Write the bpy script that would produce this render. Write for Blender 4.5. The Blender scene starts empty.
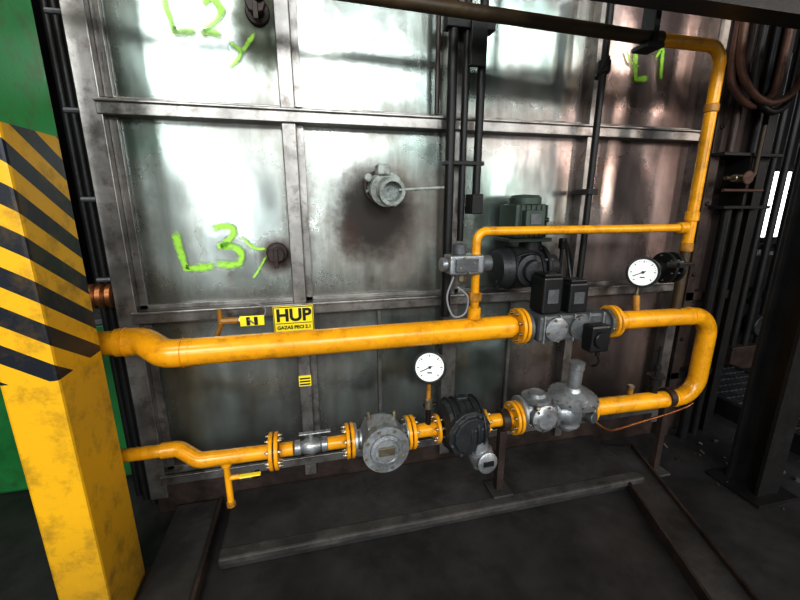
import bpy, bmesh, math, random
from mathutils import Vector, Matrix, noise
random.seed(4)
S=bpy.context.scene
# ---------------------------------------------------------------- materials
def mat(name, col, metal=0.0, rough=0.5, var=0.25, scale=6.0, col2=None, bump=0.0, dirt=0.0, dirtcol=(0.03,0.022,0.015), emit=None, est=0):
    m=bpy.data.materials.new(name); m.use_nodes=True
    nt=m.node_tree; N=nt.nodes; Lk=nt.links
    b=N["Principled BSDF"]
    b.inputs["Metallic"].default_value=metal
    tc=N.new("ShaderNodeTexCoord")
    n=N.new("ShaderNodeTexNoise"); n.inputs["Scale"].default_value=scale; n.inputs["Detail"].default_value=8
    n.inputs["Roughness"].default_value=0.6
    Lk.new(tc.outputs["Object"], n.inputs["Vector"])
    r=N.new("ShaderNodeValToRGB")
    c2=col2 if col2 else tuple(c*(1-var) for c in col)
    r.color_ramp.elements[0].position=0.35; r.color_ramp.elements[1].position=0.65
    r.color_ramp.elements[0].color=(*c2,1); r.color_ramp.elements[1].color=(*col,1)
    Lk.new(n.outputs["Fac"], r.inputs["Fac"])
    out=r.outputs["Color"]
    if dirt>0:
        n2=N.new("ShaderNodeTexNoise"); n2.inputs["Scale"].default_value=scale*2.7; n2.inputs["Detail"].default_value=10
        n2.inputs["Roughness"].default_value=0.7
        Lk.new(tc.outputs["Object"], n2.inputs["Vector"])
        r2=N.new("ShaderNodeValToRGB"); r2.color_ramp.elements[0].position=0.5; r2.color_ramp.elements[1].position=0.72
        r2.color_ramp.elements[0].color=(0,0,0,1); r2.color_ramp.elements[1].color=(dirt,dirt,dirt,1)
        Lk.new(n2.outputs["Fac"], r2.inputs["Fac"])
        mx=N.new("ShaderNodeMix"); mx.data_type='RGBA'
        Lk.new(r2.outputs["Color"], mx.inputs[0]); Lk.new(out, mx.inputs[6]); mx.inputs[7].default_value=(*dirtcol,1)
        out=mx.outputs[2]
    Lk.new(out, b.inputs["Base Color"])
    mr=N.new("ShaderNodeMapRange"); mr.inputs[3].default_value=max(0.05,rough-0.12); mr.inputs[4].default_value=min(1,rough+0.12)
    Lk.new(n.outputs["Fac"], mr.inputs[0]); Lk.new(mr.outputs[0], b.inputs["Roughness"])
    if bump>0:
        bp=N.new("ShaderNodeBump"); bp.inputs["Strength"].default_value=bump; bp.inputs["Distance"].default_value=0.01
        n3=N.new("ShaderNodeTexNoise"); n3.inputs["Scale"].default_value=scale*6; n3.inputs["Detail"].default_value=6
        Lk.new(tc.outputs["Object"], n3.inputs["Vector"]); Lk.new(n3.outputs["Fac"], bp.inputs["Height"]); Lk.new(bp.outputs[0], b.inputs["Normal"])
    if emit:
        b.inputs["Emission Color"].default_value=(*emit,1); b.inputs["Emission Strength"].default_value=est
    return m
M={}
M['yel']=mat("yellow_gas_paint",(0.84,0.39,0.010),0,0.28,0.25,5,dirt=0.65,dirtcol=(0.22,0.085,0.01),bump=0.06)
M['yel2']=mat("yellow_grimy_paint",(0.46,0.21,0.02),0,0.45,0.5,8,dirt=0.8,dirtcol=(0.07,0.035,0.01),bump=0.15)
M['frame']=mat("stained_steel_frame",(0.36,0.34,0.32),0.8,0.36,0.5,5,dirt=0.85,dirtcol=(0.07,0.05,0.04),bump=0.1)
M['dark']=mat("black_steel",(0.015,0.014,0.014),0.3,0.48,0.4,9,bump=0.15)
M['black']=mat("black_plastic",(0.010,0.010,0.011),0,0.38,0.3,12)
M['rust']=mat("sooty_brown_steel",(0.070,0.046,0.038),0.35,0.5,0.6,5,dirt=0.7,dirtcol=(0.015,0.012,0.011),bump=0.3)
M['rusthose']=mat("rusty_red_hose",(0.16,0.075,0.05),0.2,0.5,0.5,9,dirt=0.6,dirtcol=(0.03,0.015,0.011),bump=0.3)
M['brownpipe']=mat("sooty_pipe_paint",(0.080,0.050,0.022),0.1,0.5,0.6,7,dirt=0.6,bump=0.15)
M['silver']=mat("cast_aluminium",(0.42,0.43,0.44),0.65,0.38,0.4,14,dirt=0.65,dirtcol=(0.09,0.085,0.08),bump=0.15)
M['grey']=mat("grey_cast_iron",(0.14,0.145,0.15),0.4,0.5,0.4,14,dirt=0.4,bump=0.2)
M['meter']=mat("dark_grey_casting",(0.040,0.042,0.045),0.3,0.42,0.35,16,bump=0.25)
M['bolt']=mat("zinc_bolt",(0.36,0.31,0.22),0.9,0.4,0.3,30)
M['green']=mat("green_machine_paint",(0.015,0.17,0.04),0.0,0.4,0.35,4,dirt=0.5,bump=0.08)
M['greend']=mat("dark_green_motor_paint",(0.055,0.080,0.064),0.1,0.5,0.4,10,dirt=0.6,bump=0.1)
M['white']=mat("white_dial",(0.82,0.82,0.78),0,0.4,0.04,8)
M['ash']=mat("dusty_burner_casting",(0.42,0.45,0.42),0.1,0.75,0.5,18,dirt=0.7,dirtcol=(0.08,0.08,0.07),bump=0.5)
M['signyel']=mat("sign_yellow",(0.90,0.72,0.03),0,0.35,0.08,6)
M['signblk']=mat("sign_black_print",(0.01,0.01,0.01),0,0.5,0.1,6)
M['concrete']=mat("dirty_concrete",(0.050,0.045,0.042),0.0,0.55,0.6,3.5,dirt=0.7,dirtcol=(0.014,0.013,0.013),bump=0.35)
M['kerb']=mat("worn_concrete_edge",(0.078,0.070,0.065),0.0,0.6,0.7,4,dirt=0.85,dirtcol=(0.018,0.016,0.016),bump=0.35)
M['floor']=mat("oily_dark_floor",(0.038,0.035,0.035),0.0,0.48,0.7,1.8,dirt=0.8,dirtcol=(0.010,0.010,0.011),bump=0.4)
M['copper']=mat("copper_tube",(0.35,0.15,0.06),0.8,0.4,0.3,12)
M['cable']=mat("grey_cable",(0.25,0.25,0.26),0,0.5,0.2,12)
M['hall']=mat("hall_wall_plaster",(0.035,0.038,0.038),0,0.8,0.3,1.5)
M['pane']=mat("daylight_window_glass",(0.8,0.85,0.9),0,0.2,0.05,2,emit=(0.95,0.97,1.0),est=4.0)
M['grating']=mat("galvanised_grating",(0.20,0.21,0.22),0.8,0.4,0.4,8)

def spray_material():
    m=bpy.data.materials.new("lime_spray_paint"); m.use_nodes=True
    nt=m.node_tree; N=nt.nodes; K=nt.links; b=N["Principled BSDF"]
    b.inputs["Base Color"].default_value=(0.45,0.85,0.08,1); b.inputs["Roughness"].default_value=0.6
    at=N.new("ShaderNodeAttribute"); at.attribute_name="cover"
    tc=N.new("ShaderNodeTexCoord"); n=N.new("ShaderNodeTexNoise"); n.inputs["Scale"].default_value=60; n.inputs["Detail"].default_value=6
    K.new(tc.outputs["Object"],n.inputs["Vector"])
    ad=N.new("ShaderNodeMath"); ad.operation='MULTIPLY_ADD'; K.new(n.outputs["Fac"],ad.inputs[0]); ad.inputs[1].default_value=1.0; 
    sb=N.new("ShaderNodeMath"); sb.operation='SUBTRACT'; K.new(at.outputs["Fac"],sb.inputs[0]); sb.inputs[1].default_value=0.50; K.new(sb.outputs[0],ad.inputs[2])
    mr=N.new("ShaderNodeMapRange"); mr.inputs[1].default_value=0.1; mr.inputs[2].default_value=0.9; mr.inputs[3].default_value=0; mr.inputs[4].default_value=0.82
    K.new(ad.outputs[0],mr.inputs[0]); K.new(mr.outputs[0],b.inputs["Alpha"])
    return m
M['neon']=spray_material()

# casing plate: stained stainless with soot near the burner and hot knobs
def plate_material():
    m=bpy.data.materials.new("heat_stained_stainless"); m.use_nodes=True
    nt=m.node_tree; N=nt.nodes; K=nt.links; b=N["Principled BSDF"]
    geo=N.new("ShaderNodeTexCoord")
    def noisen(sc,det=6,ro=0.6,stretch=None):
        n=N.new("ShaderNodeTexNoise"); n.inputs["Scale"].default_value=sc; n.inputs["Detail"].default_value=det; n.inputs["Roughness"].default_value=ro
        if stretch:
            mp=N.new("ShaderNodeMapping"); mp.inputs["Scale"].default_value=stretch
            K.new(geo.outputs["Object"],mp.inputs[0]); K.new(mp.outputs[0],n.inputs["Vector"])
        else: K.new(geo.outputs["Object"],n.inputs["Vector"])
        return n.outputs["Fac"]
    def ramp(f,els):
        r=N.new("ShaderNodeValToRGB"); e=r.color_ramp.elements
        e[0].position=els[0][0]; e[0].color=(*els[0][1],1); e[1].position=els[-1][0]; e[1].color=(*els[-1][1],1)
        for p,c in els[1:-1]:
            q=e.new(p); q.color=(*c,1)
        K.new(f,r.inputs["Fac"]); return r.outputs["Color"]
    def mix(f,a,bc,t='MIX'):
        x=N.new("ShaderNodeMix"); x.data_type='RGBA'; x.blend_type=t
        if isinstance(f,float): x.inputs[0].default_value=f
        else: K.new(f,x.inputs[0])
        for i,v in ((6,a),(7,bc)):
            if isinstance(v,tuple): x.inputs[i].default_value=(*v,1)
            else: K.new(v,x.inputs[i])
        return x.outputs[2]
    def math_(op,a,bv=None):
        x=N.new("ShaderNodeMath"); x.operation=op
        for i,v in enumerate((a,bv)):
            if v is None: continue
            if isinstance(v,(int,float)): x.inputs[i].default_value=v
            else: K.new(v,x.inputs[i])
        return x.outputs[0]
    def mrange(v,a,b_,c,d,smooth=True):
        q=N.new("ShaderNodeMapRange")
        if smooth: q.interpolation_type='SMOOTHSTEP'
        q.inputs[1].default_value=a; q.inputs[2].default_value=b_; q.inputs[3].default_value=c; q.inputs[4].default_value=d
        K.new(v,q.inputs[0]); return q.outputs[0]
    sep=N.new("ShaderNodeSeparateXYZ"); K.new(geo.outputs["Object"],sep.inputs[0])
    X=sep.outputs[0]; Z=sep.outputs[2]
    mr=mrange(X,-1,2.5,0,1,False)
    w=math_('ADD',mr,math_('MULTIPLY',math_('SUBTRACT',noisen(1.3,3),0.5),0.7))
    base=ramp(w,[(0.0,(0.50,0.59,0.57)),(0.3,(0.65,0.69,0.66)),(0.55,(0.47,0.58,0.54)),(0.78,(0.64,0.53,0.51)),(1.0,(0.60,0.45,0.42))])
    # broad uneven patina
    pat=ramp(noisen(1.5,5,0.6,(2.2,1.0,0.9)),[(0.36,(0.48,0.46,0.44)),(0.50,(0.80,0.79,0.77)),(0.62,(1,1,1))])
    base=mix(0.85,base,pat,'MULTIPLY')
    st=ramp(noisen(3.0,8,0.65,(4.0,1.0,0.5)),[(0.38,(0.6,0.57,0.54)),(0.6,(1,1,1))])
    base=mix(0.7,base,st,'MULTIPLY')
    bl=ramp(noisen(7.0,10,0.7),[(0.60,(0,0,0)),(0.78,(0.6,0.6,0.6))])
    base=mix(bl,base,(0.13,0.09,0.065))
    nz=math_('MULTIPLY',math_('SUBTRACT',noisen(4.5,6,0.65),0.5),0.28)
    # occlusion-like shade with grime, painted into the colour along rails and posts
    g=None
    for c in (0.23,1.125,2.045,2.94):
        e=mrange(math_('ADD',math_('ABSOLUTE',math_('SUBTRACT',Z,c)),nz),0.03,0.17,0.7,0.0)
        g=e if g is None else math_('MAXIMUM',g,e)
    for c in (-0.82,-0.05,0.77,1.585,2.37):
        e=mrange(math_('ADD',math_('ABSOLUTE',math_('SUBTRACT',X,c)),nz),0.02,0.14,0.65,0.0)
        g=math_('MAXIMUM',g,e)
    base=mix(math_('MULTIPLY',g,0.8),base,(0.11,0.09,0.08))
    soot=None
    for (cx,cz,rx,rz,col,soft,mx_) in [(0.46,1.58,0.52,0.62,(0.14,0.10,0.08),0.85,0.82),(0.35,1.60,0.28,0.31,(0.022,0.016,0.012),0.6,0.98),(0.22,1.49,0.085,0.13,(0.05,0.02,0.014),0.7,0.6),
                              (-0.15,1.39,0.13,0.14,(0.05,0.02,0.012),0.7,0.95),(-0.16,2.45,0.15,0.30,(0.04,0.05,0.02),0.6,0.9),(1.75,1.30,0.42,0.40,(0.10,0.07,0.06),0.9,0.85),(1.2,1.3,0.42,0.32,(0.05,0.04,0.035),0.8,0.9),
                              (2.25,1.9,0.22,0.9,(0.14,0.085,0.07),0.9,0.75),(0.05,0.85,0.5,0.3,(0.07,0.05,0.04),0.9,0.6),(-0.62,1.55,0.16,0.5,(0.13,0.15,0.14),0.9,0.6)]:
        dx=math_('DIVIDE',math_('SUBTRACT',X,cx),rx); dz=math_('DIVIDE',math_('SUBTRACT',Z,cz),rz)
        d=math_('SQRT',math_('ADD',math_('MULTIPLY',dx,dx),math_('MULTIPLY',dz,dz)))
        d=math_('ADD',d,math_('MULTIPLY',nz,3.0))
        q=mrange(d,1.0,1.0-soft,0,mx_); base=mix(q,base,col)
        soot=q if soot is None else math_('MAXIMUM',soot,q)
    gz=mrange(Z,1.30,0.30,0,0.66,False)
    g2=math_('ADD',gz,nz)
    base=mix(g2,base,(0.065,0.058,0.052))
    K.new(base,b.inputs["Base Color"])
    K.new(math_('SUBTRACT',0.88,math_('MULTIPLY',soot,0.6)),b.inputs["Metallic"])
    r0=mrange(noisen(2.5,6),0.2,0.8,0.12,0.34,False)
    K.new(math_('ADD',math_('ADD',r0,math_('MULTIPLY',soot,0.3)),math_('MULTIPLY',g,0.12)),b.inputs["Roughness"])
    bp=N.new("ShaderNodeBump"); bp.inputs["Strength"].default_value=0.2; bp.inputs["Distance"].default_value=0.006
    K.new(noisen(5,4),bp.inputs["Height"]); K.new(bp.outputs[0],b.inputs["Normal"])
    return m
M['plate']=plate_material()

def column_material():
    m=bpy.data.materials.new("hazard_striped_column_paint"); m.use_nodes=True
    nt=m.node_tree; N=nt.nodes; K=nt.links; b=N["Principled BSDF"]
    tc=N.new("ShaderNodeTexCoord"); sep=N.new("ShaderNodeSeparateXYZ"); K.new(tc.outputs["Object"],sep.inputs[0])
    def ma(op,a,c=None):
        x=N.new("ShaderNodeMath"); x.operation=op
        for i,v in enumerate((a,c)):
            if v is None: continue
            if isinstance(v,(int,float)): x.inputs[i].default_value=v
            else: K.new(v,x.inputs[i])
        return x.outputs[0]
    def mix(f,a,c):
        x=N.new("ShaderNodeMix"); x.data_type='RGBA'; K.new(f,x.inputs[0])
        for i,v in ((6,a),(7,c)):
            if isinstance(v,tuple): x.inputs[i].default_value=(*v,1)
            else: K.new(v,x.inputs[i])
        return x.outputs[2]
    n=N.new("ShaderNodeTexNoise"); n.inputs["Scale"].default_value=9; n.inputs["Detail"].default_value=10; n.inputs["Roughness"].default_value=0.7; K.new(tc.outputs["Object"],n.inputs["Vector"])
    s=ma('ADD',sep.outputs[2],ma('MULTIPLY',ma('ADD',sep.outputs[0],sep.outputs[1]),0.62))
    fr=ma('FRACT',ma('DIVIDE',ma('ADD',s,10.0),0.135))
    stripe=ma('GREATER_THAN',fr,0.5)
    inz=ma('MULTIPLY',ma('GREATER_THAN',sep.outputs[2],1.10),ma('LESS_THAN',sep.outputs[2],1.87))
    f=ma('MULTIPLY',stripe,inz)
    base=mix(ma('GREATER_THAN',sep.outputs[2],1.87),(0.74,0.41,0.010),(0.012,0.32,0.06))
    base=mix(f,base,(0.012,0.015,0.022))
    r=N.new("ShaderNodeValToRGB"); r.color_ramp.elements[0].position=0.50; r.color_ramp.elements[1].position=0.75
    r.color_ramp.elements[0].color=(0,0,0,1); r.color_ramp.elements[1].color=(0.75,0.75,0.75,1); K.new(n.outputs["Fac"],r.inputs["Fac"])
    base=mix(r.outputs["Color"],base,(0.13,0.08,0.02))
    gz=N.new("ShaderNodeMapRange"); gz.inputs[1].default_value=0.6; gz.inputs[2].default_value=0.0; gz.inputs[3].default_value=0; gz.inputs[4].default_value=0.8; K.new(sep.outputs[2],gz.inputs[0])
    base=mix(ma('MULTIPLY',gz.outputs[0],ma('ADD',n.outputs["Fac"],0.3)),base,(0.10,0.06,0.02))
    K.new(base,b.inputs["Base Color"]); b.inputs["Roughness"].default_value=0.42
    bp=N.new("ShaderNodeBump"); bp.inputs["Strength"].default_value=0.2; bp.inputs["Distance"].default_value=0.01; K.new(n.outputs["Fac"],bp.inputs["Height"]); K.new(bp.outputs[0],b.inputs["Normal"])
    return m
M['column']=column_material()

# ---------------------------------------------------------------- geometry helpers
def finish(bm,name,m,smooth=False,bevel=0):
    me=bpy.data.meshes.new(name); bmesh.ops.recalc_face_normals(bm,faces=bm.faces[:]); bm.to_mesh(me); bm.free()
    o=bpy.data.objects.new(name,me); S.collection.objects.link(o); me.materials.append(M[m])
    if smooth:
        for p in me.polygons: p.use_smooth=True
        me.set_sharp_from_angle(angle=math.radians(38))
    if bevel>0:
        md=o.modifiers.new("bevel",'BEVEL'); md.width=bevel; md.segments=2; md.limit_method='ANGLE'
    return o
def box(name,lo,hi,m,bevel=0.004,rot=None):
    bm=bmesh.new(); bmesh.ops.create_cube(bm,size=1)
    lo=Vector(lo);hi=Vector(hi);c=(lo+hi)/2;d=hi-lo
    for v in bm.verts:
        p=Vector((v.co.x*d.x,v.co.y*d.y,v.co.z*d.z))
        if rot: p=rot@p
        v.co=c+p
    return finish(bm,name,m,False,bevel)
def frame_for(ax):
    ax=Vector(ax).normalized()
    h=Vector((0,0,1)) if abs(ax.z)<0.9 else Vector((1,0,0))
    a=ax.cross(h).normalized(); b=ax.cross(a).normalized()
    return ax,a,b
def lathe(name,o,ax,prof,m,seg=32,phase=0,smooth=True,sy=1.0,bevel=0):
    """prof = [(distance along axis, radius)...]"""
    ax,a,b=frame_for(ax); o=Vector(o); bm=bmesh.new(); rings=[]
    for t,r in prof:
        r=max(r,0.0002)
        rings.append([bm.verts.new(o+ax*t+(a*math.cos(phase+2*math.pi*i/seg)+b*sy*math.sin(phase+2*math.pi*i/seg))*r) for i in range(seg)])
    for k in range(len(rings)-1):
        for i in range(seg):
            j=(i+1)%seg; bm.faces.new((rings[k][i],rings[k][j],rings[k+1][j],rings[k+1][i]))
    bm.faces.new(rings[0]); bm.faces.new(rings[-1])
    return finish(bm,name,m,smooth,bevel)
def cyl(name,o,ax,l,r,m,seg=32,ch=0.004,phase=0,smooth=True):
    ch=min(ch,l*0.4,r*0.4)
    return lathe(name,o,ax,[(0,r-ch),(ch,r),(l-ch,r),(l,r-ch)],m,seg,phase,smooth)
def fillet(pts,rad,n=10):
    pts=[Vector(p) for p in pts]; out=[pts[0]]
    for i in range(1,len(pts)-1):
        p=pts[i]; a=(pts[i-1]-p); b=(pts[i+1]-p)
        la,lb=a.length,b.length; a.normalize(); b.normalize()
        ang=a.angle(b)
        if abs(ang-math.pi)<0.02: out.append(p); continue
        r=rad[i-1] if isinstance(rad,(list,tuple)) else rad
        t=min(r/math.tan(ang/2),la*0.49,lb*0.49); rr=t*math.tan(ang/2)
        c=p+(a+b).normalized()*(rr/math.sin(ang/2))
        s=p+a*t-c; e=p+b*t-c; om=s.angle(e)
        for k in range(n+1):
            f=k/n; out.append(c+(s*math.sin((1-f)*om)+e*math.sin(f*om))/math.sin(om))
    out.append(pts[-1]); return out
def tube(name,pts,r,m,rad=0.05,seg=20,n=10):
    P=fillet(pts,rad,n) if rad else [Vector(p) for p in pts]
    bm=bmesh.new(); rings=[]; 
    t0=(P[1]-P[0]).normalized(); _,a,_b=frame_for(t0)
    for i,p in enumerate(P):
        if i==0: t=(P[1]-P[0])
        elif i==len(P)-1: t=P[-1]-P[-2]
        else: t=(P[i+1]-P[i]).normalized()+(P[i]-P[i-1]).normalized()
        t.normalize(); a=(a-t*a.dot(t)).normalized(); b=t.cross(a)
        rr=r[i] if isinstance(r,list) else r
        rings.append([bm.verts.new(p+(a*math.cos(2*math.pi*k/seg)+b*math.sin(2*math.pi*k/seg))*rr) for k in range(seg)])
    for k in range(len(rings)-1):
        for i in range(seg):
            j=(i+1)%seg; bm.faces.new((rings[k][i],rings[k][j],rings[k+1][j],rings[k+1][i]))
    bm.faces.new(rings[0]); bm.faces.new(rings[-1])
    return finish(bm,name,m,True)
def spl(pts,n=8):
    P=[Vector(p) for p in pts]; Q=[P[0]*2-P[1]]+P+[P[-1]*2-P[-2]]; out=[]
    for i in range(1,len(Q)-2):
        for k in range(n):
            t=k/n; a,b,c,d=Q[i-1],Q[i],Q[i+1],Q[i+2]
            out.append(0.5*((2*b)+(c-a)*t+(2*a-5*b+4*c-d)*t*t+(3*b-a-3*c+d)*t**3))
    out.append(P[-1]); return out
def bolts(name,o,ax,R,n,l,m='bolt',r=0.008,phase=0.3):
    ax,a,b=frame_for(ax); o=Vector(o); bm=bmesh.new()
    for i in range(n):
        c=o+(a*math.cos(phase+2*math.pi*i/n)+b*math.sin(phase+2*math.pi*i/n))*R
        for (t0,t1,rr,sg) in ((-l/2,l/2,r*0.55,8),(-l/2+l*0.12,-l/2+l*0.3,r,6),(l/2-l*0.3,l/2-l*0.12,r,6)):
            r1=[bm.verts.new(c+ax*t0+(a*math.cos(2*math.pi*k/sg)+b*math.sin(2*math.pi*k/sg))*rr) for k in range(sg)]
            r2=[bm.verts.new(c+ax*t1+(a*math.cos(2*math.pi*k/sg)+b*math.sin(2*math.pi*k/sg))*rr) for k in range(sg)]
            for k in range(sg):
                j=(k+1)%sg; bm.faces.new((r1[k],r1[j],r2[j],r2[k]))
            bm.faces.new(r1); bm.faces.new(r2)
    return finish(bm,name,m)
def grp(name,parts,parent=None):
    lo=Vector((1e9,)*3); hi=Vector((-1e9,)*3)
    for p in parts:
        if p.type=='MESH':
            for v in p.data.vertices:
                for i in range(3): lo[i]=min(lo[i],v.co[i]); hi[i]=max(hi[i],v.co[i])
    c=(lo+hi)/2
    e=bpy.data.objects.new(name,None); e.empty_display_size=0.1; e.location=c; S.collection.objects.link(e)
    for p in parts:
        p.parent=e; p.matrix_parent_inverse=Matrix.Translation(-c)
    return e
def flange(nm,x,y,z,R,th=0.018,pair=True,m='yel',nb=8):
    """bolted flange pair on a pipe running along x, centred on x"""
    out=[]
    if pair:
        out.append(cyl(nm+"_disc_a",(x-th-0.003,y,z),(1,0,0),th,R,m,40,0.003))
        out.append(cyl(nm+"_gasket",(x-0.003,y,z),(1,0,0),0.006,R*0.8,'dark',32,0.001))
        out.append(cyl(nm+"_disc_b",(x+0.003,y,z),(1,0,0),th,R,m,40,0.003))
        out.append(bolts(nm+"_bolts",(x,y,z),(1,0,0),R*0.78,nb,th*2+0.04))
    else:
        out.append(cyl(nm+"_disc",(x-th/2,y,z),(1,0,0),th,R,m,40,0.003))
        out.append(bolts(nm+"_bolts",(x,y,z),(1,0,0),R*0.78,nb,th+0.035))
    return out
def flat_text(nm,txt,x,z,size,y,m,bold=0.0):
    cu=bpy.data.curves.new(nm,'FONT'); cu.body=txt; cu.size=size; cu.align_x='CENTER'; cu.align_y='CENTER'; cu.offset=bold; cu.extrude=0.0004
    o=bpy.data.objects.new(nm,cu); S.collection.objects.link(o); o.location=(x,y,z); o.rotation_euler=(math.pi/2,0,0)
    bpy.context.view_layer.update()
    me=bpy.data.meshes.new_from_object(o); mw=o.matrix_world.copy(); me.transform(mw)
    bpy.data.objects.remove(o); q=bpy.data.objects.new(nm,me); S.collection.objects.link(q); me.materials.clear(); me.materials.append(M[m]); return q

# ---------------------------------------------------------------- room shell
box("floor",(-9,-9,-0.1),(14,8,0),'floor',0)
box("wall_rear_hall",(-9,-9.2,0),(14,-9,7),'hall',0)
box("wall_left",(-9.2,-9,0),(-9,8,7),'hall',0)
box("wall_back",(-9,6.0,0),(14,6.2,7),'hall',0)
box("wall_right",(14,-9,0),(14.2,8,7),'hall',0)
def window(nm,x0,x1,z0,z1,y,sgn):
    ps=[box("pane",(x0,min(y,y+0.02*sgn),z0),(x1,max(y,y+0.02*sgn),z1),'pane',0)]
    n=max(2,int((x1-x0)/1.0))
    for i in range(n+1):
        x=x0+(x1-x0)*i/n; ps.append(box("mullion_%d"%i,(x-0.03,min(y,y+0.06*sgn),z0),(x+0.03,max(y,y+0.06*sgn),z1),'dark',0))
    for z in (z0,z1): ps.append(box("bar",(x0,min(y,y+0.06*sgn),z-0.03),(x1,max(y,y+0.06*sgn),z+0.03),'dark',0))
    return grp(nm,ps)
window("window_1",11.7,13.9,0.75,2.5,5.97,-1)
window("window_2",3.8,6.2,2.6,5.0,5.97,-1)

# ---------------------------------------------------------------- furnace casing
parts=[]
xs=[(-0.885,-0.80),(-0.085,-0.02),(0.735,0.80),(1.56,1.61),(2.335,2.41)]
zr=[(0.20,0.26),(1.095,1.155),(2.015,2.075),(2.90,2.98)]
def panel(nm,x0,x1,z0,z1,y,amp=0.006):
    bm=bmesh.new(); nx=24;nz=28; g=[]
    for i in range(nx+1):
        row=[]
        for j in range(nz+1):
            x=x0+(x1-x0)*i/nx; z=z0+(z1-z0)*j/nz
            e=min(i,nx-i,j,nz-j)/4.0; e=min(1,e)
            d=noise.noise(Vector((x*2.2,z*1.8,3.1)))*amp*e*1.5+noise.noise(Vector((x*6,z*5,9.1)))*amp*0.25*e
            row.append(bm.verts.new((x,y+d,z)))
        g.append(row)
    for i in range(nx):
        for j in range(nz): bm.faces.new((g[i][j],g[i+1][j],g[i+1][j+1],g[i][j+1]))
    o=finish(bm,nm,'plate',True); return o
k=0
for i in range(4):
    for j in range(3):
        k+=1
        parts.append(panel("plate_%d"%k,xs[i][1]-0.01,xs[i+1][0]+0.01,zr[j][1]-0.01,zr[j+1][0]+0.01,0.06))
        x0,x1,z0,z1=xs[i][1],xs[i+1][0],zr[j][1],zr[j+1][0]
        parts.append(box("lip_%d"%k,(x0,0.035,z0),(x0+0.035,0.058,z1),'frame',0.002))
        parts.append(box("lipb_%d"%k,(x0,0.035,z0),(x1,0.058,z0+0.02),'frame',0.002))
parts.append(box("core",(-0.87,0.09,0.0),(2.40,1.6,2.98),'dark',0))
for i,(a,b) in enumerate(xs): parts.append(box("post_%d"%(i+1),(a,-0.01 if i in(0,4) else 0.0,0.12),(b,0.09,3.0),'frame',0.004))
for j,(a,b) in enumerate(zr):
    parts.append(box("rail_%d"%(j+1),(-0.82,-0.016,a),(2.37,0.07,b),'frame',0.004))
    parts.append(box("rail_flange_%d"%(j+1),(-0.82,-0.03,b-0.012),(2.37,0.0,b),'frame',0.003))
parts.append(box("skirt",(-0.87,0.03,0.0),(2.40,0.08,0.2),'rust',0.003))
for (x,z0,z1) in ((0.36,0.27,1.09),(1.18,0.27,1.09)): parts.append(box("seam",(x,0.04,z0),(x+0.02,0.058,z1),'frame',0.002))
def knob(nm,x,z):
    return [cyl(nm+"_flange",(x,0.055,z),(0,-1,0),0.02,0.052,'rust',24),cyl(nm+"_neck",(x,0.04,z),(0,-1,0),0.07,0.03,'dark',20),cyl(nm+"_cap",(x,-0.02,z),(0,-1,0),0.03,0.042,'rust',8,0.004),
            box(nm+"_latch",(x-0.01,-0.06,z-0.065),(x+0.01,-0.045,z+0.03),'rust',0.002)]
parts+=knob("sight_port",-0.15,1.41)
parts+=knob("sight_port_b",-0.155,2.47)
grp("furnace_casing",parts)

# marker writing sprayed on the plates
def ribbon(nm,pts,w,y=0.044):
    w*=1.9
    P=spl([(p[0],y,p[1]) for p in pts],8); bm=bmesh.new(); rows=[]; cov=[]
    for i,p in enumerate(P):
        t=(P[min(i+1,len(P)-1)]-P[max(i-1,0)]).normalized(); nrm=Vector((-t.z,0,t.x))
        ww=w*(0.85+0.35*noise.noise(p*30)); e=min(i,len(P)-1-i); ec=min(1,0.2+0.35*e)
        row=[]
        for s,c in ((-0.5,0),(-0.25,0.75),(0,1),(0.25,0.75),(0.5,0)):
            row.append(bm.verts.new(p+nrm*ww*s)); cov.append(c*ec)
        rows.append(row)
    for i in range(len(P)-1):
        for k in range(4): bm.faces.new((rows[i][k],rows[i+1][k],rows[i+1][k+1],rows[i][k+1]))
    o=finish(bm,nm,'neon'); at=o.data.attributes.new("cover",'FLOAT','POINT')
    for i,c in enumerate(cov): at.data[i].value=c
    return o
def letterL(x,z,h,w): return ribbon("stroke_l",[(x,z+h),(x+0.01,z+h*0.5),(x+0.025,z+0.012),(x+0.03,z),(x+w*0.6,z+0.002),(x+w,z+0.008)],0.028)
dx3=0.055
grp("spray_marking",[letterL(-0.66+dx3,1.345,0.18,0.155),
  ribbon("stroke_3",[(a+dx3,b+0.02) for a,b in ((-0.50,1.515),(-0.43,1.525),(-0.40,1.50),(-0.44,1.445),(-0.47,1.43),(-0.41,1.425),(-0.375,1.39),(-0.39,1.345),(-0.44,1.335),(-0.50,1.345))],0.026),
  ribbon("tick",[(-0.32,1.50),(-0.26,1.44),(-0.20,1.43)],0.012),ribbon("tick_b",[(-0.20,1.40),(-0.25,1.32),(-0.28,1.28)],0.010)])
grp("spray_marking.001",[letterL(-0.53,2.37,0.15,0.12),ribbon("stroke_2",[(-0.39,2.475),(-0.34,2.505),(-0.305,2.465),(-0.34,2.415),(-0.39,2.375),(-0.30,2.38)],0.026),
  ribbon("tick",[(-0.29,2.35),(-0.24,2.30),(-0.32,2.22)],0.014),ribbon("tick_b",[(-0.24,2.30),(-0.17,2.39)],0.014)])
grp("spray_marking.002",[letterL(1.84,2.34,0.16,0.11),ribbon("stroke_1",[(1.98,2.45),(2.02,2.50),(2.03,2.42),(2.04,2.34)],0.020),
  ribbon("tick",[(1.78,2.48),(1.82,2.42),(1.88,2.40)],0.012)])

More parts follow.
